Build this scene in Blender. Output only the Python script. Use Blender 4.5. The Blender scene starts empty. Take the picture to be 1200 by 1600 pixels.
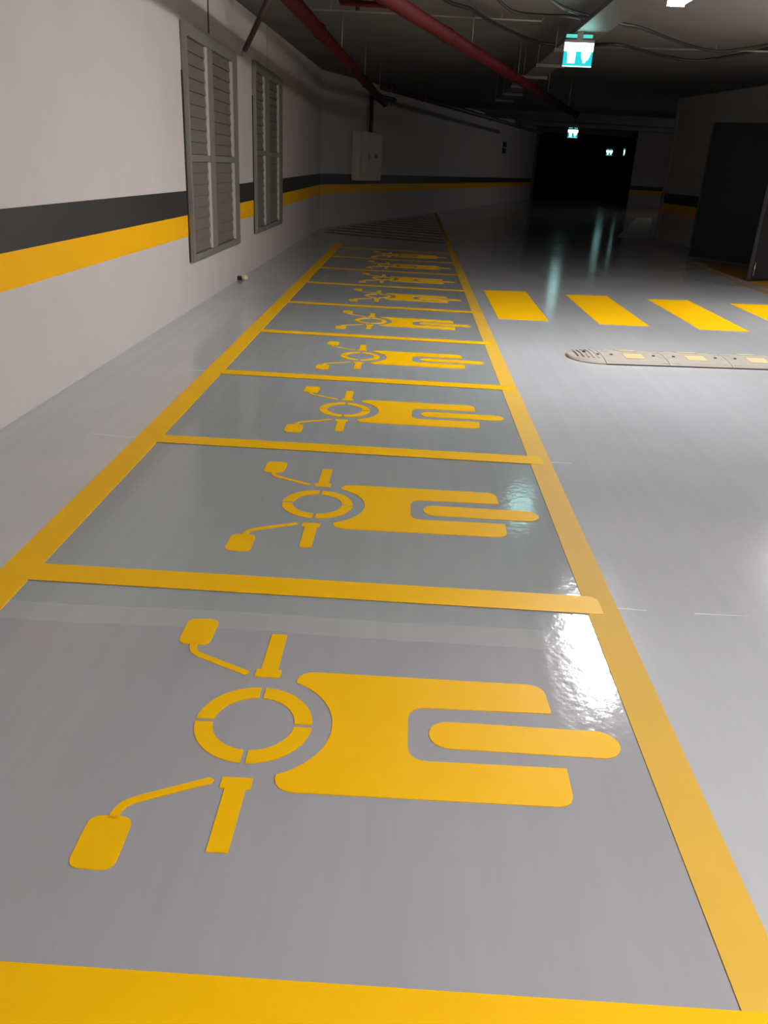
import bpy, bmesh, math, random
from mathutils import Vector, Matrix
random.seed(4)
scene = bpy.context.scene
C = scene.collection
PI = math.pi

# ------------------------------------------------------------------ camera
F, PITCH, ROLL, YAW, CAMZ = 1240.06, 0.4097, 0.0537, -0.0142, 1.6
cy_, sy_ = math.cos(YAW), math.sin(YAW)
FW = Vector((sy_*math.cos(PITCH), cy_*math.cos(PITCH), -math.sin(PITCH)))
R0 = Vector((cy_, -sy_, 0)); U0 = R0.cross(FW)
RT = math.cos(ROLL)*R0 + math.sin(ROLL)*U0
UP = -math.sin(ROLL)*R0 + math.cos(ROLL)*U0
cam_d = bpy.data.cameras.new('camera'); cam = bpy.data.objects.new('camera', cam_d); C.objects.link(cam)
cam_d.sensor_fit = 'VERTICAL'; cam_d.sensor_height = 36.0; cam_d.sensor_width = 27.0
cam_d.lens = 36.0*F/1600.0
cam_d.clip_start = 0.05; cam_d.clip_end = 300
m3 = Matrix((RT, UP, -FW)).transposed()
cam.matrix_world = Matrix.Translation((0, 0, CAMZ)) @ m3.to_4x4()
scene.camera = cam

def ray(px, py): return FW + (px-600)/F*RT - (py-800)/F*UP
def fl(px, py, z=0.0):
    d = ray(px, py); t = (z-CAMZ)/d.z
    return Vector((0, 0, CAMZ)) + d*t

# ------------------------------------------------------------------ world and exposure
w = bpy.data.worlds.new('world'); scene.world = w; w.use_nodes = True
w.node_tree.nodes['Background'].inputs[0].default_value = (0.5, 0.55, 0.6, 1)
w.node_tree.nodes['Background'].inputs[1].default_value = 0.0
scene.view_settings.view_transform = 'Standard'; scene.view_settings.look = 'None'
scene.view_settings.gamma = 1.0; scene.view_settings.use_curve_mapping = False
scene.view_settings.exposure = 0.0
LAMP_STRENGTH = 270.0
SIGN_STRENGTH = 3.0

# ------------------------------------------------------------------ materials
def lin(r, g, b):
    f = lambda c: (c/255/12.92) if c/255 <= .04045 else ((c/255+.055)/1.055)**2.4
    return (f(r), f(g), f(b), 1)
def mat(name, col, rough=.5, metal=0, spec=.5, var=0.0, vscale=8, bump=0.0, bscale=60, emit=None, es=0, coat=0, rvar=0, rscale=3):
    m = bpy.data.materials.new(name); m.use_nodes = True
    nt = m.node_tree; b = nt.nodes['Principled BSDF']
    b.inputs['Base Color'].default_value = col; b.inputs['Roughness'].default_value = rough
    b.inputs['Metallic'].default_value = metal; b.inputs['Specular IOR Level'].default_value = spec
    b.inputs['Coat Weight'].default_value = coat
    if emit: b.inputs['Emission Color'].default_value = emit; b.inputs['Emission Strength'].default_value = es
    tc = nt.nodes.new('ShaderNodeNewGeometry')
    if var or rvar:
        n = nt.nodes.new('ShaderNodeTexNoise'); n.inputs['Scale'].default_value = vscale; n.inputs['Detail'].default_value = 6
        nt.links.new(tc.outputs['Position'], n.inputs['Vector'])
    if var:
        r = nt.nodes.new('ShaderNodeMapRange'); r.inputs['To Min'].default_value = 1-var; r.inputs['To Max'].default_value = 1+var
        nt.links.new(n.outputs['Fac'], r.inputs['Value'])
        mx = nt.nodes.new('ShaderNodeMix'); mx.data_type = 'RGBA'; mx.blend_type = 'MULTIPLY'; mx.inputs['Factor'].default_value = 1
        mx.inputs['A'].default_value = col
        nt.links.new(r.outputs['Result'], mx.inputs['B']); nt.links.new(mx.outputs['Result'], b.inputs['Base Color'])
    if rvar:
        r2 = nt.nodes.new('ShaderNodeMapRange'); r2.inputs['To Min'].default_value = rough-rvar; r2.inputs['To Max'].default_value = rough+rvar
        nt.links.new(n.outputs['Fac'], r2.inputs['Value']); nt.links.new(r2.outputs['Result'], b.inputs['Roughness'])
    if bump:
        n2 = nt.nodes.new('ShaderNodeTexNoise'); n2.inputs['Scale'].default_value = bscale; n2.inputs['Detail'].default_value = 4
        nt.links.new(tc.outputs['Position'], n2.inputs['Vector'])
        bp = nt.nodes.new('ShaderNodeBump'); bp.inputs['Strength'].default_value = bump; bp.inputs['Distance'].default_value = .01
        nt.links.new(n2.outputs['Fac'], bp.inputs['Height']); nt.links.new(bp.outputs['Normal'], b.inputs['Normal'])
    return m

def floor_material():
    m = bpy.data.materials.new('epoxy_floor'); m.use_nodes = True
    nt = m.node_tree; N = nt.nodes; L = nt.links; b = N['Principled BSDF']
    geo = N.new('ShaderNodeNewGeometry'); sep = N.new('ShaderNodeSeparateXYZ'); L.new(geo.outputs['Position'], sep.inputs[0])
    def math_(op, a, bb=None, clamp=False):
        n = N.new('ShaderNodeMath'); n.operation = op; n.use_clamp = clamp
        for i, v in enumerate((a, bb)):
            if v is None: continue
            if isinstance(v, (int, float)): n.inputs[i].default_value = v
            else: L.new(v, n.inputs[i])
        return n.outputs[0]
    def box(v, lo, hi): return math_('MULTIPLY', math_('GREATER_THAN', v, lo), math_('LESS_THAN', v, hi))
    x, y = sep.outputs[0], sep.outputs[1]
    bay = math_('MULTIPLY', box(x, -1.5, .85), box(y, 1.1, 20.5))        # the freshly coated bays: glossier
    n1 = N.new('ShaderNodeTexNoise'); n1.inputs['Scale'].default_value = .9; n1.inputs['Detail'].default_value = 4; n1.inputs['Roughness'].default_value = .5
    L.new(geo.outputs['Position'], n1.inputs['Vector'])
    n2 = N.new('ShaderNodeTexNoise'); n2.inputs['Scale'].default_value = 28; n2.inputs['Detail'].default_value = 3
    L.new(geo.outputs['Position'], n2.inputs['Vector'])
    # long faint squeegee streaks along the lane
    mp = N.new('ShaderNodeMapping'); mp.inputs['Scale'].default_value = (14, .25, 1); L.new(geo.outputs['Position'], mp.inputs[0])
    n3 = N.new('ShaderNodeTexNoise'); n3.inputs['Scale'].default_value = 1; n3.inputs['Detail'].default_value = 5; L.new(mp.outputs[0], n3.inputs['Vector'])
    # wavy lower edge of the recoated strip across the first bay
    wob = math_('MULTIPLY', math_('SUBTRACT', n1.outputs['Fac'], .5), .10)
    yw = math_('ADD', y, wob)
    tape = math_('MULTIPLY', box(yw, 2.50, 2.63), bay)
    upper = math_('MULTIPLY', math_('GREATER_THAN', yw, 2.63), bay)
    def mix(fac, a, bcol):
        n = N.new('ShaderNodeMix'); n.data_type = 'RGBA'
        if isinstance(fac, float): n.inputs['Factor'].default_value = fac
        else: L.new(fac, n.inputs['Factor'])
        for k, v in (('A', a), ('B', bcol)):
            if isinstance(v, tuple): n.inputs[k].default_value = v
            else: L.new(v, n.inputs[k])
        return n.outputs['Result']
    base = mix(bay, lin(176, 177, 179), lin(152, 150, 153))
    base = mix(upper, base, lin(148, 152, 152))
    base = mix(tape, base, lin(160, 159, 160))
    mr = N.new('ShaderNodeMapRange'); L.new(n1.outputs['Fac'], mr.inputs[0]); mr.inputs[1].default_value = .3; mr.inputs[2].default_value = .7
    mr.inputs[3].default_value = .96; mr.inputs[4].default_value = 1.04
    mr3 = N.new('ShaderNodeMapRange'); L.new(n3.outputs['Fac'], mr3.inputs[0]); mr3.inputs[1].default_value = .35; mr3.inputs[2].default_value = .7
    mr3.inputs[3].default_value = .975; mr3.inputs[4].default_value = 1.03
    mm = math_('MULTIPLY', mr.outputs[0], mr3.outputs[0])
    mul = N.new('ShaderNodeMix'); mul.data_type = 'RGBA'; mul.blend_type = 'MULTIPLY'; mul.inputs['Factor'].default_value = 1
    L.new(base, mul.inputs['A']); L.new(mm, mul.inputs['B']); L.new(mul.outputs['Result'], b.inputs['Base Color'])
    # roughness: aisle satin, bays glossy
    ra = N.new('ShaderNodeMapRange'); L.new(n1.outputs['Fac'], ra.inputs[0]); ra.inputs[1].default_value = .3; ra.inputs[2].default_value = .7
    ra.inputs[3].default_value = .10; ra.inputs[4].default_value = .13
    rb = N.new('ShaderNodeMapRange'); L.new(n3.outputs['Fac'], rb.inputs[0]); rb.inputs[1].default_value = .3; rb.inputs[2].default_value = .7
    rb.inputs[3].default_value = .08; rb.inputs[4].default_value = .13
    rm = N.new('ShaderNodeMix'); L.new(bay, rm.inputs['Factor']); L.new(ra.outputs[0], rm.inputs['A']); L.new(rb.outputs[0], rm.inputs['B'])
    L.new(rm.outputs['Result'], b.inputs['Roughness'])
    b.inputs['Specular IOR Level'].default_value = .45
    bp = N.new('ShaderNodeBump'); bp.inputs['Strength'].default_value = .15; bp.inputs['Distance'].default_value = .006
    L.new(n2.outputs['Fac'], bp.inputs['Height']); L.new(bp.outputs['Normal'], b.inputs['Normal'])
    return m

M = {
 'floor': floor_material(),
 'wall': mat('white_plaster', lin(184, 177, 174), .8, var=.05, vscale=2.5, bump=.25, bscale=45),
 'black_paint': mat('black_paint', lin(40, 37, 36), .55, var=.08, vscale=6, bump=.15, bscale=45),
 'yellow_wall': mat('yellow_wall_paint', lin(232, 170, 0), .55, spec=.2, var=.03, vscale=6, bump=.15, bscale=45),
 'yellow': mat('yellow_road_paint', lin(230, 176, 0), .45, spec=.2, var=.03, vscale=7, bump=.05, bscale=60),
 'yellow_worn_sheen': mat('worn_yellow_paint_with_sheen', lin(202, 160, 56), .6, spec=.3, var=.05, vscale=4, bump=.05, bscale=60),  # paler from wear, and partly from sheen mixed into the colour
 'yellow_fresh': mat('fresh_zebra_paint', lin(248, 190, 0), .5, spec=.2, var=.03, vscale=6),
 'yellow_old': mat('old_brown_yellow_paint', lin(104, 66, 36), .5, var=.1, vscale=3),
 'yellow_faded': mat('faded_yellow_paint', lin(160, 120, 50), .5, var=.1, vscale=3),
 'concrete': mat('dark_concrete', lin(104, 103, 104), .85, var=.18, vscale=1.2, bump=.3, bscale=12),
 'metal': mat('galvanised_metal', lin(138, 135, 128), .5, metal=.4, var=.12, vscale=9),
 'tray_metal': mat('dull_tray_metal', lin(98, 97, 95), .6, metal=.2, var=.1, vscale=6),
 'slat': mat('louver_metal', lin(122, 114, 106), .5, metal=.35, var=.10, vscale=12),
 'lit_jamb': mat('lit_jamb_metal', lin(205, 202, 196), .35, metal=.4),
 'gap': mat('dark_shade', lin(26, 25, 25), .8),  # also stands for shade beside the vent frames and in the store room
 'red': mat('red_sprinkler_pipe', lin(66, 4, 6), .7, spec=.2, var=.08, vscale=4),
 'darkpipe': mat('dark_pipe', lin(62, 44, 42), .45, var=.08),
 'rubber': mat('black_cable_rubber', lin(24, 23, 24), .5),
 'hump': mat('dusty_rubber', lin(150, 142, 132), .7, var=.12, vscale=14, bump=.4, bscale=90),
 'hump_dark': mat('bare_rubber', lin(60, 56, 54), .7),
 'hump_yellow': mat('pale_yellow_reflector', lin(188, 168, 120), .5, var=.05),
 'door': mat('anthracite_steel', lin(32, 32, 37), .55, metal=.2, var=.06),
 'door_edge': mat('anthracite_edge', lin(72, 72, 76), .45, metal=.2),
 'chrome': mat('bright_steel', lin(215, 213, 208), .2, metal=.9),
 'cabinet': mat('cream_cabinet', lin(196, 186, 174), .45, var=.03),
 'logo': mat('brown_print', lin(110, 88, 66), .5),
 'grey': mat('grey_plastic', lin(150, 148, 144), .5),
 'conduit': mat('pale_conduit', lin(135, 132, 127), .4),
 'pebble': mat('pale_stone', lin(205, 195, 165), .8),
 'tube': mat('lit_tube', (1, 1, 1, 1), .5, emit=(1.0, .97, .95, 1), es=LAMP_STRENGTH),
 'tube_front': mat('lit_tube_new', (1, 1, 1, 1), .5, emit=(.985, .985, 1.0, 1), es=LAMP_STRENGTH*1.08),
 'tube_fill': mat('lit_tube_fill', (1, 1, 1, 1), .5, emit=(1.0, .97, .95, 1), es=LAMP_STRENGTH*1.5),
 'lamp_body': mat('lamp_body_white', lin(225, 225, 222), .4),
 'sign_cyan': mat('sign_cyan', lin(0, 150, 160), .4, emit=(0.0, .42, .47, 1), es=SIGN_STRENGTH*.45),
 'sign_white': mat('sign_white', (1, 1, 1, 1), .4, emit=(.50, 1.0, .93, 1), es=SIGN_STRENGTH*4.0),
 'sign_bar': mat('sign_light_bar', lin(60, 150, 140), .4, emit=(.08, .62, .50, 1), es=SIGN_STRENGTH*.35),
 'sign_pale': mat('sign_pale', (1, 1, 1, 1), .4, emit=(.45, .95, .95, 1), es=SIGN_STRENGTH*.9),
 'chalk': mat('chalk', lin(205, 203, 198), .8),
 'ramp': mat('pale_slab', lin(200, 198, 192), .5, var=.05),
}

# ------------------------------------------------------------------ helpers
def obj(name, bm, m, parent=None, smooth=False):
    me = bpy.data.meshes.new(name); bm.normal_update(); bm.to_mesh(me); bm.free()
    me.materials.append(M[m] if isinstance(m, str) else m)
    if smooth:
        for p in me.polygons: p.use_smooth = True
    o = bpy.data.objects.new(name, me); C.objects.link(o)
    if parent: o.parent = parent
    return o
def box(bm, x0, x1, y0, y1, z0, z1, mtx=None):
    vs = [bm.verts.new((x, y, z)) for z in (z0, z1) for x, y in ((x0, y0), (x1, y0), (x1, y1), (x0, y1))]
    if mtx:
        for v in vs: v.co = mtx @ v.co
    for f in ((3, 2, 1, 0), (4, 5, 6, 7), (0, 1, 5, 4), (1, 2, 6, 5), (2, 3, 7, 6), (3, 0, 4, 7)):
        bm.faces.new([vs[i] for i in f])
    return vs
def bx(name, x0, x1, y0, y1, z0, z1, m, parent=None, mtx=None, bevel=0):
    bm = bmesh.new(); box(bm, x0, x1, y0, y1, z0, z1, mtx)
    if bevel: bmesh.ops.bevel(bm, geom=bm.edges[:], offset=bevel, segments=2, affect='EDGES')
    return obj(name, bm, m, parent)
def prism(bm, pts, z0, z1, mtx=None):
    a = [bm.verts.new((p[0], p[1], z0)) for p in pts]; b = [bm.verts.new((p[0], p[1], z1)) for p in pts]
    if mtx:
        for v in a+b: v.co = mtx @ v.co
    n = len(pts)
    bm.faces.new(b); bm.faces.new(a[::-1])
    for i in range(n): bm.faces.new((a[i], a[(i+1) % n], b[(i+1) % n], b[i]))
def ccw(pts):
    s = sum(pts[i][0]*pts[(i+1) % len(pts)][1]-pts[(i+1) % len(pts)][0]*pts[i][1] for i in range(len(pts)))
    return pts if s > 0 else pts[::-1]
def rounded(pts, rad, seg=6):
    out = []; n = len(pts)
    for i, p in enumerate(pts):
        r = rad[i] if isinstance(rad, (list, tuple)) else rad
        if r <= 0: out.append(p); continue
        p = Vector(p); a = Vector(pts[i-1]); b = Vector(pts[(i+1) % n])
        da = (a-p).normalized(); db = (b-p).normalized()
        ang = da.angle(db); t = r/math.tan(ang/2)
        t = min(t, (a-p).length*.499, (b-p).length*.499)
        s, e = p+da*t, p+db*t
        for k in range(seg+1):
            u = k/seg
            out.append(tuple((1-u)**2*s + 2*u*(1-u)*p + u*u*e))
    return out
def tube(bm, pts, r, seg=10, cap=True):
    pts = [Vector(p) for p in pts]; rings = []; prev = None
    for i, p in enumerate(pts):
        d = (pts[min(i+1, len(pts)-1)]-pts[max(i-1, 0)]).normalized()
        if prev is None:
            u = d.orthogonal().normalized()
        else:
            u = (prev - d*prev.dot(d)).normalized()
        prev = u; v = d.cross(u)
        rings.append([bm.verts.new(p+r*(math.cos(2*PI*k/seg)*u+math.sin(2*PI*k/seg)*v)) for k in range(seg)])
    for a, b in zip(rings, rings[1:]):
        for k in range(seg): bm.faces.new((a[k], a[(k+1) % seg], b[(k+1) % seg], b[k]))
    if cap: bm.faces.new(rings[0][::-1]); bm.faces.new(rings[-1])
def tb(name, pts, r, m, parent=None, seg=10):
    bm = bmesh.new(); tube(bm, pts, r, seg); return obj(name, bm, m, parent, True)
def smooth_path(pts, sub=5):
    P = [Vector(p) for p in pts]; out = []
    for i in range(len(P)-1):
        a, b, c, d = P[max(i-1, 0)], P[i], P[i+1], P[min(i+2, len(P)-1)]
        for k in range(sub):
            t = k/sub
            out.append(.5*((2*b)+(c-a)*t+(2*a-5*b+4*c-d)*t*t+(3*b-a-3*c+d)*t**3))
    out.append(P[-1]); return out
def thing(name, label, cat, loc=(0, 0, 0), rotz=0, group=None):
    o = bpy.data.objects.new(name, None); C.objects.link(o); o.empty_display_size = .1
    o.location = loc; o.rotation_euler = (0, 0, rotz); tag(o, label, cat, group); return o
def tag(o, label, cat=None, group=None):
    o['label'] = label
    if cat: o['category'] = cat
    if group: o['group'] = group
    return o
def struct(o, label=None):
    o['kind'] = 'structure'
    if label: o['label'] = label
    return o
ORD = ['first', 'second', 'third', 'fourth', 'fifth', 'sixth', 'seventh', 'eighth', 'ninth', 'tenth', 'eleventh', 'twelfth']

# ------------------------------------------------------------------ the setting
WX = -2.456                                  # left wall face
CORNER = Vector((-2.456, 22.5)); FDIR = Vector((.267, .964)).normalized(); FEND = CORNER + FDIR*40.6
def ceil_z(y): return min(3.2 + .0243*max(y, -10), 4.7)

struct(bx('floor', -7, 34, -9, 102, -.2, 0, 'floor'), 'glossy grey epoxy garage floor')
bm = bmesh.new()
vs = [bm.verts.new(v) for v in ((-7, -9, ceil_z(-9)), (34, -9, ceil_z(-9)), (34, 61.7, 4.7), (-7, 61.7, 4.7), (34, 102, 4.7), (-7, 102, 4.7))]
vt = [bm.verts.new(v.co+Vector((0, 0, .3))) for v in vs]
bm.faces.new((vs[3], vs[2], vs[1], vs[0])); bm.faces.new((vs[5], vs[4], vs[2], vs[3]))
bm.faces.new((vt[0], vt[1], vt[2], vt[3])); bm.faces.new((vt[3], vt[2], vt[4], vt[5]))
ring_ = [0, 1, 2, 4, 5, 3]
for i in range(6):
    a, b = ring_[i], ring_[(i+1) % 6]; bm.faces.new((vs[a], vs[b], vt[b], vt[a]))
bmesh.ops.recalc_face_normals(bm, faces=bm.faces[:])
struct(obj('ceiling', bm, 'concrete'), 'dark raw concrete ceiling slab')

def wall_strip(name, a, b, z0, z1, m, thick=.15, side=1, parent=None, z0b=None, z1b=None, off=0.0):
    """vertical slab standing on the segment a-b (2D); its visible face is on the right of a->b when side = 1"""
    a = Vector(a); b = Vector(b); d = (b-a).normalized(); n = Vector((d.y, -d.x))*side
    z0b = z0 if z0b is None else z0b; z1b = z1 if z1b is None else z1b
    f0, f1 = a+n*off, b+n*off; g0, g1 = a+n*(off-thick), b+n*(off-thick)
    bm = bmesh.new()
    q = [bm.verts.new((p.x, p.y, z)) for p, z in ((f0, z0), (f1, z0b), (f1, z1b), (f0, z1), (g0, z0), (g1, z0b), (g1, z1b), (g0, z1))]
    for f in ((0, 1, 2, 3), (7, 6, 5, 4), (4, 5, 1, 0), (3, 2, 6, 7), (1, 5, 6, 2), (4, 0, 3, 7)): bm.faces.new([q[i] for i in f])
    bmesh.ops.recalc_face_normals(bm, faces=bm.faces[:])
    return obj(name, bm, m, parent)
def stripes(wall, a, b, lo, hi, t=.003, **k):
    """lo / hi: (yellow bottom, seam, black top) at a and at b"""
    wall_strip('yellow_stripe', a, b, lo[0], lo[1], 'yellow_wall', t, parent=wall, z0b=hi[0], z1b=hi[1], off=t, **k)
    wall_strip('black_stripe', a, b, lo[1], lo[2], 'black_paint', t, parent=wall, z0b=hi[1], z1b=hi[2], off=t, **k)

Z9, Z22 = (.789, 1.008, 1.257), (.85, 1.09, 1.36)
wl_ = struct(wall_strip('wall_left', (WX, -9), (WX, 22.5), 0, ceil_z(-9), 'wall', .2, z1b=ceil_z(22.5)), 'white plastered wall with a black and yellow stripe beside the bays')
stripes(wl_, (WX, -9), (WX, 9.0), Z9, Z9); stripes(wl_, (WX, 9.0), (WX, 22.5), Z9, Z22)
ZF = (.9, 1.12, 1.36)
wf = struct(wall_strip('wall_far', CORNER, FEND, 0, ceil_z(22.5), 'wall', .2, z1b=4.7), 'white wall with black and yellow stripe running back into the dark')
stripes(wf, CORNER, FEND-FDIR*.6, Z22, ZF)
RW = 7.5
wr1 = struct(wall_strip('wall_right', (RW+.32, 18.95), (RW, 26.1), 0, ceil_z(19), 'wall', .25, side=-1, z1b=ceil_z(26.1)), 'white wall with black and yellow stripe beside the dark doors')
stripes(wr1, (RW+.32, 18.95), (RW, 26.1), (.72, 1.0, 1.27), (.74, 1.02, 1.30), side=-1)
wr2 = struct(wall_strip('wall_right_near', (RW+.32, -9), (RW+.32, 15.9), 0, ceil_z(-9), 'wall', .25, side=-1, z1b=ceil_z(15.9)), 'white wall right of the aisle in front of the dark doors')
stripes(wr2, (RW+.32, -9), (RW+.32, 15.9), Z9, Z9, side=-1)
struct(wall_strip('wall_right_lintel', (RW+.32, 15.9), (RW+.32, 18.95), 3.0, ceil_z(15.9), 'wall', .25, side=-1, z1b=ceil_z(18.95)), 'white wall above the dark double door')
struct(wall_strip('wall_right_return', (RW, 26.1), (RW+10, 26.1), 0, ceil_z(26.1), 'wall', .25, side=-1), 'white return wall behind the doors')
struct(wall_strip('wall_store_side', (RW+.6, 14), (RW+10, 14), 0, ceil_z(14), 'gap', .2, side=-1), 'wall inside the store room, coloured dark as unlit')  # near-black colour makes the store room look unlit
struct(wall_strip('wall_store_back', (RW+4, 14), (RW+4, 26), 0, ceil_z(14), 'gap', .2, side=-1, z1b=ceil_z(26)), 'back wall inside the store room, coloured dark as unlit')
struct(wall_strip('wall_back', (RW+.3, -8.6), (WX, -8.6), 0, ceil_z(-8.6), 'wall', .2, side=1), 'white wall behind the viewer')
# far passage
wc = struct(wall_strip('wall_pier', (15.05, 60.3), (18.6, 60.0), 0, 4.7, 'wall', .3, side=1), 'pale pier with a striped band right of the dark passage')
stripes(wc, (15.05, 60.3), (18.6, 60.0), (.72, .98, 1.25), (.72, .98, 1.25))
struct(wall_strip('wall_pier_side', (18.6, 60.0), (34, 60.0), 0, 4.7, 'wall', .3, side=1), 'white wall far behind the right hand wall')
fe = (FEND.x, FEND.y)
struct(wall_strip('wall_far_end', (fe[0]-6, fe[1]), (fe[0]+.12, fe[1]), 0, 4.7, 'concrete', .3, side=-1), 'grey end of the far wall')
struct(wall_strip('wall_passage_left', (fe[0]-.2, fe[1]), (fe[0]+4, 100), 0, 4.7, 'concrete', .2), 'dark wall of the far passage')
struct(wall_strip('wall_passage_back', (fe[0]-2, 100), (34, 100), 0, 4.7, 'concrete', .2), 'dark end of the far passage')
struct(wall_strip('wall_passage_right', (15.1, 60.6), (27, 100), 0, 4.7, 'concrete', .2, side=-1), 'dark right side of the far passage')
struct(bx('trim_1', FEND.x-.4, 15.6, 61.2, 61.6, 4.35, 4.7, 'concrete'), 'concrete beam above the far passage')
# concrete beams crossing the ceiling
for i, y in enumerate((34.0, 43.0, 52.0)):
    o = struct(bx('trim_%d' % (i+2), -2.4+max(0, (y-22.5)*.277), 30 if y > 26 else RW, y, y+.35, ceil_z(y)-.2, ceil_z(y)+.02, 'concrete'), '%s concrete ceiling beam from the front' % ORD[i])

# pale slab patch on the far right floor
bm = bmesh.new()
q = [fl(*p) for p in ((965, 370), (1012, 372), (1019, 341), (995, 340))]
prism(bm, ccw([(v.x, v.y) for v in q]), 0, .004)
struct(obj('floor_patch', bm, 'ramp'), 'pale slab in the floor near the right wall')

# ------------------------------------------------------------------ floor markings
T = .003
def strip(name, pts, m, z0=0.0, z1=T):
    bm = bmesh.new(); prism(bm, ccw(pts), z0, z1); return obj(name, bm, m)
XL0, XL1, XR0, XR1 = -1.599, -1.452, .791, .922
tag(strip('bay_line', [(XL0, -1.0), (XL1, -1.0), (XL1-.04, 18.6), (XL0-.04, 18.6)], 'yellow'), 'long yellow line at the heads of the bays beside the striped wall', 'floor line', 'long bay lines')
tag(strip('bay_line', [(XR0, -1.0), (XR1, -1.0), (XR1+.07, 34), (XR0+.07, 34)], 'yellow_worn_sheen'), 'long paler yellow line between the bays and the aisle', 'floor line', 'long bay lines')
UPPER = [1.146, 2.922, 4.678, 6.425, 8.217, 10.12, 11.99, 13.86, 15.72, 17.58]
for i, yu in enumerate(UPPER):
    xr = (1.0, .862, .885, .9, .9, .88, .88, .88, .88, .88, .88)[i]
    wd = .135 if i == 0 else .142
    pts = rounded([(XL1-.02, yu-wd), (xr, yu-wd), (xr, yu), (XL1-.02, yu)], [0, .004, .045 if i else 0, 0], 4)
    tag(strip('cross_line', pts, 'yellow', T if i else 0, T+.0012),
        '%s yellow cross line from the front, dividing the motorcycle bays' % ORD[i], 'floor line', 'cross lines between bays')

# chalk setting-out lines left visible beside the cross lines
def chalk(a, b, label, wd=.005):
    a = fl(*a); b = fl(*b); d = (b-a).normalized(); n = Vector((-d.y, d.x, 0))*wd
    tag(strip('chalk_line', [tuple((a+n).xy), tuple((a-n).xy), tuple((b-n*.4).xy), tuple((b+n*.4).xy)], 'chalk', 0, .0012), label, 'chalk line', 'chalk setting-out lines')
chalk((856, 722), (893, 724), 'short white chalk line right of the third cross line')
chalk((143, 678), (215, 684), 'thin white chalk line left of the third cross line by the wall')
chalk((958, 950), (1010, 954), 'faint chalk line right of the second cross line')
chalk((1085, 959), (1170, 963), 'faint chalk line far out on the aisle, level with the second cross line')
chalk((296, 578), (335, 580), 'faint chalk line left of the fourth cross line by the wall')

# motorcycle pictograms
def circ(r, a0, a1, n): return [(r*math.cos(a0+(a1-a0)*k/n), r*math.sin(a0+(a1-a0)*k/n)) for k in range(n+1)]
def symbol_parts():
    P = []
    a = math.radians(64.5)
    arc = circ(.243, a, -a, 28)
    tipc = [(.103, -.236), (.108, -.255), (.121, -.272), (.143, -.283), (.165, -.285)]
    edge = [(.165, -.285), (.945, -.275), (.948, -.118), (.478, -.126), (.478, .126), (.943, .138), (.938, .290), (.165, .285)]
    edge = rounded(edge, [0, .055, 0, .062, .062, 0, .06, 0], 7)
    body = arc + tipc[:-1] + edge + [(x, -y) for x, y in tipc[:-1]][::-1]
    P.append(('bike_body', body))
    P.append(('bike_tail', circ(.0625, PI/2, 3*PI/2, 12)))
    P[-1] = ('bike_tail', [(x+.605, y) for x, y in circ(.0625, PI/2, 3*PI/2, 12)] + [(x+1.07, y) for x, y in circ(.0625, -PI/2, PI/2, 12)])
    for q in range(4):
        g0, g1 = .0075/.181, .0075/.125
        if q % 2: pass
        s, e = q*PI/2, (q+1)*PI/2
        P.append(('wheel_segment', circ(.181, s+g0, e-g0, 12) + circ(.1255, e-g1, s+g1, 12)))
    for s in (1, -1):
        f = lambda L: [(x, y*s) for x, y in L]
        P.append(('handle_grip', f([(-.043, .241), (.043, .241), (.043, .285), (.03, .286), (.029, .508), (-.027, .508), (-.028, .286), (-.043, .284)])))
        P.append(('mirror_head', f(rounded([(-.352, .412), (-.239, .41), (-.236, .585), (-.352, .582)], .036, 6))))
        c = [(-.293, .42), (-.29, .39), (-.279, .366), (-.258, .349), (-.165, .303), (-.073, .258)]
        L_, R_ = [], []
        for i, p in enumerate(c):
            p = Vector(p); d = (Vector(c[min(i+1, 5)])-Vector(c[max(i-1, 0)])).normalized(); n = Vector((-d.y, d.x))*(.0125 if i else .014)
            L_.append(tuple(p+n)); R_.append(tuple(p-n))
        P.append(('mirror_arm', f(L_ + [(-.064, .2555)] + R_[::-1])))
    return P
sym_mesh = []
for nm, pts in symbol_parts():
    bm = bmesh.new(); prism(bm, ccw(pts), 0, T); bm.normal_update()
    bmesh.ops.triangulate(bm, faces=[f for f in bm.faces if len(f.verts) > 4])
    me = bpy.data.meshes.new(nm); bm.normal_update(); bm.to_mesh(me); bm.free(); me.materials.append(M['yellow']); sym_mesh.append((nm, me))
SYM = [0, 1.752, 3.485, 5.24, 7.09, 9.0, 10.86, 12.72, 14.58]
for i, dy in enumerate(SYM):
    t = thing('motorcycle_marking', 'yellow motorcycle pictogram painted in the %s bay from the front' % ORD[i], 'floor marking',
              (-.396, 1.982+dy, 0), group='motorcycle pictograms in the bays')
    for nm, me in sym_mesh:
        o = bpy.data.objects.new(nm, me); C.objects.link(o); o.parent = t

# zebra crossing
ZB = [((755, 454), (823, 456), (855, 501), (778, 499)), ((884, 460), (950, 463), (1013, 509), (935, 506)),
      ((1013, 467), (1080, 470), (1168, 519), (1093, 515))]
zl = ['leftmost yellow zebra bar, next to the long bay line', 'second yellow zebra bar from the bays', 'third yellow zebra bar, above the right half of the speed hump']
zrect = []
for k in range(6):
    x0 = 1.105 + 1.21*k
    zrect.append([(x0, 9.69+.02*k), (x0+.61, 9.72+.02*k), (x0+.65, 12.22+.01*k), (x0+.02, 12.13+.01*k)])
for k in range(5):
    lab = (zl + ['fourth yellow zebra bar, cut by the right edge of the picture', 'last yellow zebra bar toward the right wall'])[k]
    tag(strip('zebra_bar', zrect[k], 'yellow_fresh'), lab, 'crosswalk bar', 'zebra crossing bars')

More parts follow.
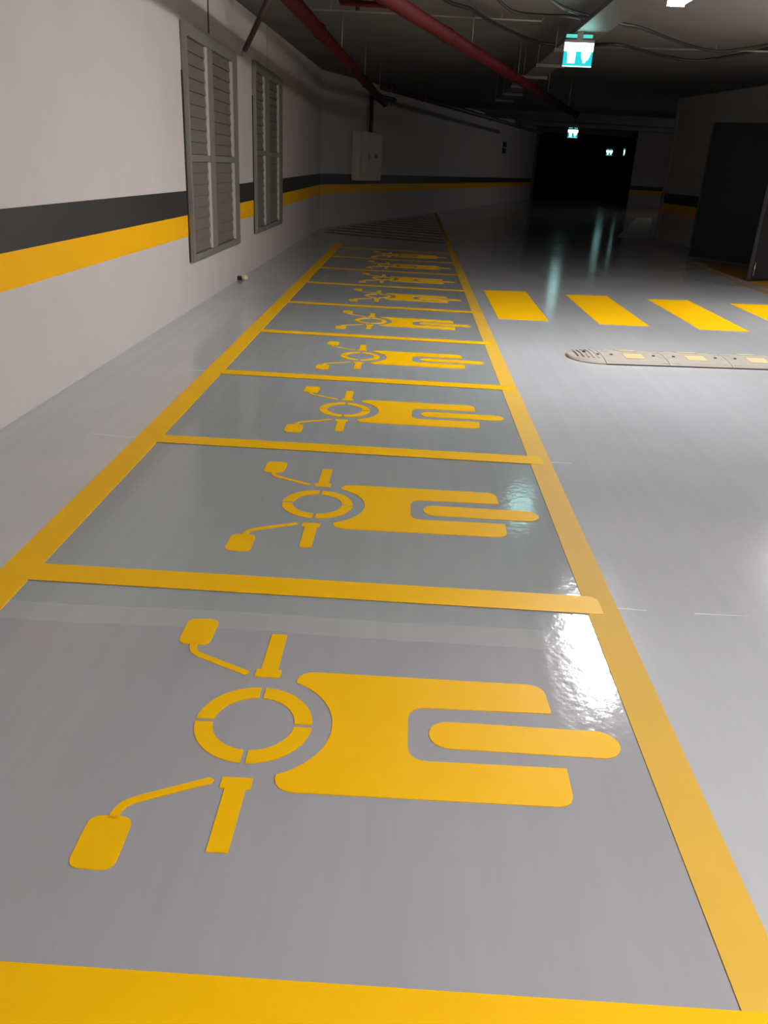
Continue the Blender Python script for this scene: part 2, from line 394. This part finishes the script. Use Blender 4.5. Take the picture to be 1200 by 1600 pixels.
# hatched dead corner beyond the bays
hatch = thing('hatched_marking', 'old brownish yellow hatching on the floor beyond the last bay', 'floor marking', (0, 21, 0))
for k in range(14):
    y = 21.2 + .9*k
    xl = max(WX+.25, CORNER.x+.3+(y-22.5)*.277)
    if xl > .55: break
    ln = .82-xl
    bm = bmesh.new(); prism(bm, ccw([(xl, y-21), (.82, y-21-ln*.45), (.82, y-21-ln*.45+.32), (xl+.05, y-21+.30)]), 0, T)
    obj('hatch_bar', bm, 'yellow_old', hatch)
# yellow edge line and block in front of the dark doors
tag(strip('edge_line', [(5.80, 11.0), (5.90, 11.0), (6.10, 19.6), (6.0, 19.6)], 'yellow_faded'), 'thin faded line on the floor in front of the dark doors', 'floor line')
tag(strip('threshold_marking', [(6.15, 12.8), (7.45, 12.8), (7.45, 18.6), (6.25, 18.6)], 'yellow_faded'), 'faded brown yellow painted area at the foot of the dark doors', 'floor marking')

# ------------------------------------------------------------------ speed hump
ang = math.atan2(.19, 1.75)
hump = thing('speed_hump', 'dusty rubber speed hump with pale yellow reflectors across the aisle', 'speed hump', (1.575, 7.72, 0), ang)
HW, HH, MOD = .29, .062, .62
def hz(v): return .010 + (HH-.010)*math.cos(min(1, abs(v)/HW)*PI/2)**.7
def profile(half): return [(-half+2*half*k/14) for k in range(15)]
def hump_module(u0, u1):
    bm = bmesh.new(); rows = []
    for u in (u0+.003, u1-.003):
        rows.append([bm.verts.new((u, v, hz(v))) for v in profile(HW)] + [bm.verts.new((u, HW, 0)), bm.verts.new((u, -HW, 0))])
    n = len(rows[0])
    for k in range(n): bm.faces.new((rows[0][k], rows[1][k], rows[1][(k+1) % n], rows[0][(k+1) % n]))
    bm.faces.new(rows[0]); bm.faces.new(rows[1][::-1])
    bmesh.ops.recalc_face_normals(bm, faces=bm.faces[:])
    return obj('rubber_module', bm, 'hump', hump)
# rounded end cap: stacked ribs
bm = bmesh.new(); nr = 10; rows = []
for k in range(nr+1):
    u = .30*(1-math.cos(k/nr*PI/2)); half = HW*math.sin(max(k, .35)/nr*PI/2)
    hs = .25+.75*(k/nr)**.6
    rows.append([bm.verts.new((u, half*(-1+2*j/14), .010+(hz(half*(-1+2*j/14)*HW/half)-.010)*hs)) for j in range(15)] + [bm.verts.new((u, half, 0)), bm.verts.new((u, -half, 0))])
for a, b in zip(rows, rows[1:]):
    n = len(a)
    for k in range(n): bm.faces.new((a[k], b[k], b[(k+1) % n], a[(k+1) % n]))
bm.faces.new(rows[0]); bm.faces.new(rows[-1][::-1]); bmesh.ops.recalc_face_normals(bm, faces=bm.faces[:])
cap = obj('end_cap', bm, 'hump', hump)
def on_patch(name, u0, u1, v0, v1, m, parent, h=.003):
    bm = bmesh.new(); a = []
    for u in (u0, u1):
        a.append([bm.verts.new((u, v0+(v1-v0)*k/4, hz(v0+(v1-v0)*k/4)+h)) for k in range(5)])
    for k in range(4): bm.faces.new((a[0][k], a[1][k], a[1][k+1], a[0][k+1]))
    r = bmesh.ops.extrude_face_region(bm, geom=bm.faces[:])
    for v in r['geom']:
        if isinstance(v, bmesh.types.BMVert): v.co.z -= h+.006
    bmesh.ops.recalc_face_normals(bm, faces=bm.faces[:])
    return obj(name, bm, m, parent)
for k in range(5):   # grip ribs on the end cap
    u = .07+.045*k; half = .9*HW*math.sqrt(max(0, 1-(1-u/.30)**2))
    on_patch('grip_rib', u, u+.014, -half*.75, half*.55, 'hump', cap, -.002+.0012*k)
def bolt(u, v, parent):
    bm = bmesh.new(); bmesh.ops.create_cone(bm, cap_ends=True, segments=10, radius1=.017, radius2=.014, depth=.012, matrix=Matrix.Translation((u, v, hz(v)+.001)))
    obj('bolt', bm, 'hump_dark', parent)
bolt(.16, -.02, cap); bolt(.27, -.10, cap)
for k in range(3):
    u0 = .303+MOD*k; mo = hump_module(u0, u0+MOD)
    bx('base_edge', u0+.003, u0+MOD-.003, -HW-.008, -HW-.0005, 0, .011, 'hump_dark', mo)
    bolt(u0+.10, -.10, mo); bolt(u0+.52, -.10, mo)
    on_patch('reflector', u0+.22, u0+.41, -.19, -.06, 'hump_yellow', mo)
    on_patch('reflector', u0+.22, u0+.41, .06, .19, 'hump_yellow', mo)
    for q in range(4):
        on_patch('grip_rib', u0+.03+.012*q*1.6, u0+.037+.012*q*1.6, -.26, .26, 'hump', mo, .002)
        on_patch('grip_rib', u0+.555+.012*q*1.2, u0+.562+.012*q*1.2, -.26, .26, 'hump', mo, .002)

# ------------------------------------------------------------------ louvered shutters on the left wall
def shutter(y0, y1, z0, z1, zmid, label, cols):
    t = thing('louver_vent', label, 'louver vent', (WX, y0, 0), group='louvered vents in the striped wall')
    W = y1-y0; D = .05; O = .008      # frame depth, small gap behind it
    bx('backing', O, O+.008, .03, W-.03, z0+.03, z1-.03, 'gap', t)
    def fr(n, a, b, c, d, dep=D, m='metal'): return bx(n, O, O+dep, a, b, c, d, m, t, bevel=.003)
    (a0, a1), (b0, b1) = cols
    fr('frame_jamb', 0, a0, z0, z1); fr('frame_jamb', b1, W, z0, z1)
    fr('frame_rail', a0+.002, b1-.002, z1-.13, z1); fr('frame_rail', a0+.002, b1-.002, z0, z0+.08)
    fr('mullion', a1, b0, z0+.082, z1-.132)
    for a, b in cols: fr('middle_rail', a+.002, b-.002, zmid-.035, zmid+.035, D-.004)
    pitch = .118
    for a, b in cols:
        for lo, hi in ((z0+.085, zmid-.037), (zmid+.037, z1-.135)):
            # far jamb reveal of each louver field, its light painted in as paler metal
            bm = bmesh.new(); e = b-.004; wb = .05 if a < .5 else .075
            prism(bm, [(O+.036, e-wb), (O+.049, e), (O+.020, e), (O+.020, e-wb)], lo, hi); bmesh.ops.recalc_face_normals(bm, faces=bm.faces[:])
            obj('lit_reveal', bm, 'lit_jamb', t)
            n = max(1, round((hi-lo)/pitch)); h = (hi-lo)/n
            for k in range(n):
                zb = lo+k*h
                bm = bmesh.new()
                prof = [(O+.010, zb+h*1.0), (O+.015, zb+h*1.0), (O+.025, zb+h*.45), (O+.034, zb+.010), (O+.029, zb+.003), (O+.025, zb+.014), (O+.020, zb+h*.42)]
                r0 = [bm.verts.new((x, a+.004, z)) for x, z in prof]; r1 = [bm.verts.new((x, b-.006-wb, z)) for x, z in prof]
                m_ = len(prof)
                for i in range(m_): bm.faces.new((r0[i], r0[(i+1) % m_], r1[(i+1) % m_], r1[i]))
                bm.faces.new(r0); bm.faces.new(r1[::-1]); bmesh.ops.recalc_face_normals(bm, faces=bm.faces[:])
                obj('slat', bm, 'slat', t)
    bx('shadow_strip', -.001, O+.004, -.022, 0.0, z0+.0, z1-.45, 'gap', t)  # dark strip painting in the shadow beside the vent frame
shutter(9.21, 11.76, .51, 2.86, 1.585, 'larger near grey metal louvered vent in the white wall', ((.06, .91), (1.16, 2.26)))
shutter(13.09, 15.66, .54, 2.92, 1.70, 'far grey metal louvered vent, nearer the wall corner', ((.07, .78), (1.18, 2.18)))

# thin wires on the wall
tag(tb('wall_wire', [(WX+.006, 10.47, 3.44), (WX+.006, 10.46, 3.2), (WX+.006, 10.45, 2.90)], .008, 'rubber', seg=6), 'thin black wire hanging above the near louvered vent', 'wire')
tag(tb('wall_wire', [(WX+.006, 14.4, 3.54), (WX+.006, 14.38, 2.96)], .006, 'grey', seg=6), 'thin grey wire above the far louvered vent', 'wire')
# slanting dark pipe that comes down to the wall
a = Vector((WX+.12, 12.0, 2.93)); b = fl(421, -4, 3.40)
o = thing('slanting_pipe', 'dark pipe slanting from the ceiling down to the wall between the vents', 'pipe', a)
tb('pipe_run', [(0, 0, 0), (b-a)*.99], .036, 'darkpipe', o)
tb('pipe_tip', [-(b-a).normalized()*.10, (b-a).normalized()*.02], .028, 'grey', o)

# small bits at the foot of the wall
t = thing('debris_chunk', 'small pale chunk of mortar at the foot of the wall', 'debris', (-2.36, 11.78, 0))
bm = bmesh.new(); bmesh.ops.create_icosphere(bm, subdivisions=2, radius=.05)
for v in bm.verts: v.co = Vector((v.co.x*.9, v.co.y*.8, max(0, v.co.z*.8+.03)))*(1+.2*random.random())
obj('chunk', bm, 'pebble', t)
bm = bmesh.new(); box(bm, -.13, -.03, -.05, .04, 0, .055); bmesh.ops.bevel(bm, geom=bm.edges[:], offset=.01, segments=1, affect='EDGES')
obj('dark_stub', bm, 'rubber', t)

# ------------------------------------------------------------------ electrical cabinet on the far wall
fa = math.atan2(FDIR.y, FDIR.x)
s0 = ((Vector((-1.72, 24.8))-CORNER).dot(FDIR)); s1 = ((Vector((-1.17, 26.75))-CORNER).dot(FDIR))
cb = thing('electrical_cabinet', 'tall cream electrical cabinet on the far wall with conduit above', 'cabinet', (CORNER.x, CORNER.y, 0), fa)
def cbx(n, u0, u1, d0, d1, z0, z1, m, par=cb, bevel=.006): return bx(n, u0, u1, -d1, -d0, z0, z1, m, par, bevel=bevel)
cbx('cabinet_body', s0, s1-.1, 0, .26, 1.20, 2.50, 'cabinet')
dr = cbx('cabinet_door', s0+.62, s1-.12, .262, .285, 1.23, 2.47, 'cabinet'); cbx('cabinet_door', s0+.03, s0+.60, .262, .285, 1.23, 2.47, 'cabinet')
cbx('handle', s0+.66, s0+.72, .287, .31, 1.75, 1.95, 'grey', dr, .003); cbx('door_emblem', s0+1.15, s0+1.5, .286, .29, 1.82, 1.93, 'logo', dr, 0)
u = s0+1.35
tb('conduit', smooth_path([(u, -.09, 2.5), (u, -.09, 3.0), (u, -.09, 3.40), (u+.12, -.09, 3.5), (u+.6, -.09, 3.53), (u+2.3, -.09, 3.56)]), .06, 'rubber', cb)
# small dark box far along the wall
sx = ((Vector((5.0, 49.0))-CORNER).dot(FDIR))
so = thing('wall_socket', 'small dark double box far along the striped wall', 'wall box', (CORNER.x, CORNER.y, 0), fa)
bx('socket_box', sx-.35, sx+.35, -.1, 0, 2.95, 3.2, 'rubber', so, bevel=.01); bx('socket_box', sx-.35, sx+.35, -.1, 0, 2.62, 2.88, 'rubber', so, bevel=.01)

# ------------------------------------------------------------------ dark double door, both leaves open
def leaf(hx, hy, ex, ey, h, label):
    d = Vector((ex-hx, ey-hy)); L = d.length
    t = thing('door_leaf', label, 'door', (hx, hy, 0), math.atan2(d.y, d.x), 'leaves of the dark double door')
    bx('door_panel', .02, L-.025, -.025, .025, .03, h, 'door', t, bevel=.004)
    bx('edge_strip', L-.024, L, -.03, .03, .03, h, 'door_edge', t, bevel=.003)
    for z in (.06, h/2-.05, h-.16):
        bx('panel_rib', .06, L-.06, -.034, -.026, z, z+.08, 'door', t); bx('panel_rib', .06, L-.06, .026, .034, z, z+.08, 'door', t)
    for z in (.4, h/2, h-.4): tb('hinge', [(.0, 0, z-.06), (.0, 0, z+.06)], .018, 'door_edge', t, 8)
    return t, L
leaf(7.78, 18.75, 6.56, 19.83, 2.86, 'far dark steel door leaf standing open against the aisle')
t, L = leaf(7.76, 16.15, 6.22, 15.3, 2.95, 'near dark steel door leaf cut by the right picture edge')
tb('drop_bolt', [(L-.07, .04, .10), (L-.07, .04, .34)], .012, 'chrome', t, 8); tb('drop_bolt', [(L-.07, -.04, .10), (L-.07, -.04, .34)], .012, 'chrome', t, 8)

# ------------------------------------------------------------------ cable tray, lamps, signs
TX = 2.02
tray = thing('cable_tray', 'galvanised cable tray under the ceiling carrying the lamp and exit sign', 'cable tray', (TX, 0, 0))
bx('tray_bottom', -.18, .18, -2, 22, 3.200, 3.204, 'tray_metal', tray); bx('tray_side', -.18, -.176, -2, 22, 3.205, 3.26, 'tray_metal', tray); bx('tray_side', .176, .18, -2, 22, 3.205, 3.26, 'tray_metal', tray)
for k in range(14):
    y = 1.75*k-2.27+.8-.02
    if 5 < y < 11.5: continue
    bx('support_bar', -.22, .22, y-.02, y+.02, 3.155, 3.198, 'tray_metal', tray)
    for s in (-.2, .2): tb('hanger_rod', [(s, y, 3.15), (s, y, ceil_z(y))], .006, 'metal', tray, 6)
def lamp(y0, y1, label, lx=2.16, lz=3.0, m='tube'):
    t = thing('tube_lamp', label, 'lamp', (lx, (y0+y1)/2, lz-3.0))
    h = (y1-y0)/2
    bx('lamp_housing', -.03, .03, -h, h, 3.045, 3.09, 'lamp_body', t, bevel=.006)
    for s in (-.045, .045): tb('light_tube', [(s, -h+.03, 3.02), (s, h-.03, 3.02)], .026, m, t, 10)
    for s in (-.6, .6): tb('lamp_rod', [(-.06, s*h, 3.09), (-.06, s*h, 3.199 if -3 < y0 < 20 and lx < 3 else ceil_z((y0+y1)/2)-lz+3.0)], .006, 'metal', t, 6)
    for s in (-1, 1): bx('end_socket', -.075, .075, s*h-.012, s*h+.012, 2.99, 3.05, 'lamp_body', t)
lamp(6.45, 8.10, 'bright white tube lamp under the cable tray at the top right', m='tube_front')
lamp(-.35, 1.30, 'bright white tube lamp overhead in front of the first bay')
lamp(-6.8, -5.15, 'bright white tube lamp over the aisle behind the viewer')

lamp(9.3, 10.95, 'added unseen tube lamp brightening the right side of the aisle', 5.9, 3.0)  # added fill lamp out of view, lifts the zebra bars and aisle floor
lamp(39.2, 40.85, 'added unseen tube lamp behind the right hand wall, lighting the far wall', 22.0, 3.7, 'tube_fill')  # added hidden lamp that lifts the far wall and pier

def sign_set(k):
    if k == 1: return ('sign_cyan', 'sign_white', 'sign_pale')
    out = []
    for n in ('sign_cyan', 'sign_white', 'sign_pale'):
        key = '%s_%d' % (n, round(k*100))
        if key not in M:
            m = M[n].copy(); m.name = key; M[key] = m
            e = m.node_tree.nodes['Principled BSDF'].inputs['Emission Strength']; e.default_value = e.default_value*k
        out.append(key)
    return tuple(out)
def exit_sign(px, py, z, wid, label, tray_len=0, yaw=0.0, k=1):
    SC, SW, SP = sign_set(k)
    c = fl(px, py, z); hgt = wid*.74
    t = thing('exit_sign', label, 'exit sign', (c.x, c.y, c.z), yaw, 'hanging emergency exit signs')
    X = lambda u: u*wid/2; Z = lambda v: v*hgt/2
    bx('sign_panel', X(-1), X(1), -.012, .012, Z(-1), Z(1), SC, t)
    bx('bright_band', X(-1), X(1), -.0135, -.0125, Z(.30), Z(1), SW, t)
    bx('bottom_edge', X(-1), X(1), -.0135, -.0125, Z(-1), Z(-.92), SP, t)
    def flat(n, pts, m, parent=t):
        bm = bmesh.new()
        f = [bm.verts.new((X(u), -.0145, Z(v))) for u, v in pts]; b = [bm.verts.new((X(u), -.0125, Z(v))) for u, v in pts]
        bm.faces.new(f); bm.faces.new(b[::-1])
        for i in range(len(pts)): bm.faces.new((f[i], b[i], b[(i+1) % len(pts)], f[(i+1) % len(pts)]))
        bmesh.ops.recalc_face_normals(bm, faces=bm.faces[:]); return obj(n, bm, m, parent)
    dw = flat('doorway_symbol', [(-.68, -.70), (-.20, -.70), (-.17, .32), (-.80, .32), (-.70, .0)], SW)
    if wid > .3 and tray_len:
        for pts in ([(-.62, -.25), (-.45, -.25), (-.45, -.30), (-.62, -.30)], [(-.40, -.05), (-.33, -.10), (-.26, -.45), (-.30, -.5), (-.35, -.20)],
                    [(-.62, -.66), (-.56, -.66), (-.44, -.42), (-.50, -.38)]):
            bm = bmesh.new(); f = [bm.verts.new((X(u), -.0175, Z(v))) for u, v in pts]; bm.faces.new(f); bmesh.ops.recalc_face_normals(bm, faces=bm.faces[:])
            for fc in bm.faces:
                if fc.normal.y > 0: fc.normal_flip()
            obj('runner_limb', bm, SC, dw)
    flat('arrow_symbol', [(.38, -.66), (.52, -.66), (.60, -.35), (.66, -.48), (.80, -.10), (.90, .32), (.20, .32), (.24, -.10), (.34, -.42), (.36, -.40)], SW)
    top = ceil_z(c.y) if not tray_len else 3.198
    bx('sign_cap', X(-1.02), X(1.02), -.022, .022, Z(1)+.001, Z(1)+.03, 'grey', t)
    bx('light_bar', X(-.95), X(.85), -.03, .03, Z(1)+.055, Z(1)+.085, 'sign_bar', t)
    bx('bracket', -.035, .035, -.034, .034, Z(1)+.031, (Z(1)+.14) if not tray_len else (3.199-c.z), 'grey', t)
    if z+hgt/2+.14 < top-.01: 
        for s in (-.6, .6): tb('hanger_rod', [(X(s), 0, Z(1)+.116), (X(s), 0, top-c.z+.01)], .006, 'metal', t, 6)
    return c
exit_sign(903, 86, 2.96, .345, 'large glowing cyan and white exit sign hanging from the cable tray', 1, -.10)
exit_sign(895, 209, 3.35, .42, 'glowing exit sign second from the front, above the dark aisle', 0, -.15, .7)
exit_sign(952, 239, 3.40, .46, 'small glowing exit sign third from the front, inside the dark passage', 0, -.2, .3)
exit_sign(975, 239, 3.40, .5, 'tiny sidelong glowing exit sign, rightmost in the dark passage', 0, 1.15, .3)

# ------------------------------------------------------------------ red pipes, conduits and cables under the ceiling
def pipe(name, a, b, r, m, label, n_h, coup=3.0, cat='pipe', group='sprinkler pipes'):
    a = Vector(a); b = Vector(b); d = (b-a); L = d.length; d.normalize()
    t = thing(name, label, cat, a, group=group)
    tb('pipe_run', [(0, 0, 0), d*L], r, m, t, 16)
    k = .6
    while k < L:
        p = d*k
        tb('coupling', [p-d*.05, p+d*.05], r*1.14, m, t, 16); k += coup
    for i in range(n_h):
        p = d*(L*(i+.5)/n_h); top = ceil_z((a+p).y)-a.z
        tb('hanger_rod', [p+Vector((0, 0, r*.9)), Vector((p.x, p.y, top+.01))], .007, 'metal', t, 6)
    return t
p1 = pipe('sprinkler_pipe', (-.783, 7.0, 3.0), (3.9, 22.0, 3.0), .072, 'red', 'red sprinkler pipe running diagonally under the middle of the ceiling', 5)
pipe('sprinkler_pipe', (-1.42, 4.0, 3.0), (-.82, 21.5, 3.0), .075, 'red', 'red sprinkler pipe running along the left wall under the ceiling', 5)
tb('branch_pipe', [(.423, 1.78, 0), (-.007, 1.73, 0), (-.017, 1.73, .05), (-.017, 1.73, .40)], .028, 'red', p1, 10)
tb('sprinkler_drop', [(.153, 1.745, -.06), (.153, 1.745, .40)], .02, 'red', p1, 8)
pipe('drain_pipe', (-.95, 22.2, 3.42), (6.6, 46.5, 3.62), .07, 'darkpipe', 'dark pipe running along the top of the far wall', 4, group='ceiling pipes')
c1 = thing('ceiling_conduit', 'thin pale conduit across the ceiling left of the exit sign', 'conduit', (-1.5, 11.95, 3.42), group='thin ceiling conduits')
tb('conduit_run', [(0, 0, 0), (3.02, 0, 0), (3.05, 0, .06), (3.05, 0, .10)], .011, 'conduit', c1, 8)
for x in (.3, 1.4, 2.5): tb('clip', [(x, 0, 0), (x, 0, .09)], .008, 'metal', c1, 6)
c2 = thing('ceiling_conduit', 'thin pale conduit across the ceiling right of the exit sign', 'conduit', (2.4, 14.2, 3.45), group='thin ceiling conduits')
tb('conduit_run', [(0, 0, 0), (5.1, -.9, 0)], .012, 'conduit', c2, 8)
for x in (.3, 2.0, 4.0): tb('clip', [(x, -.176*x, 0), (x, -.176*x, .12)], .008, 'metal', c2, 6)
def cable(pxs, z, r, label):
    pts = [fl(x, y, z) for x, y in pxs]
    for i, p in enumerate(pts): p.z = min(z, ceil_z(p.y)-.03) if i not in (0, len(pts)-1) else ceil_z(p.y)
    o = thing('hanging_cable', label, 'cable', pts[0], group='black cables under the ceiling')
    tb('cable_run', smooth_path([p-pts[0] for p in pts], 6), r, 'rubber', o, 8)
cable([(655, -20), (700, 2), (735, 14), (765, 32), (805, 52), (850, 68), (905, 71), (960, 69), (1000, 78), (1040, 88), (1100, 94), (1210, 92)], 3.38, .022, 'long black cable sagging across the ceiling past the large exit sign')
cable([(825, -14), (880, 12), (930, 27), (965, 36), (1000, 43), (1040, 58), (1080, 72), (1130, 80), (1210, 88)], 3.36, .02, 'black cable crossing the ceiling above the large exit sign toward the right')
cable([(745, -12), (795, 14), (840, 23), (890, 25), (925, 30), (960, 34)], 3.30, .016, 'shorter black cable drooping left of the cable tray')
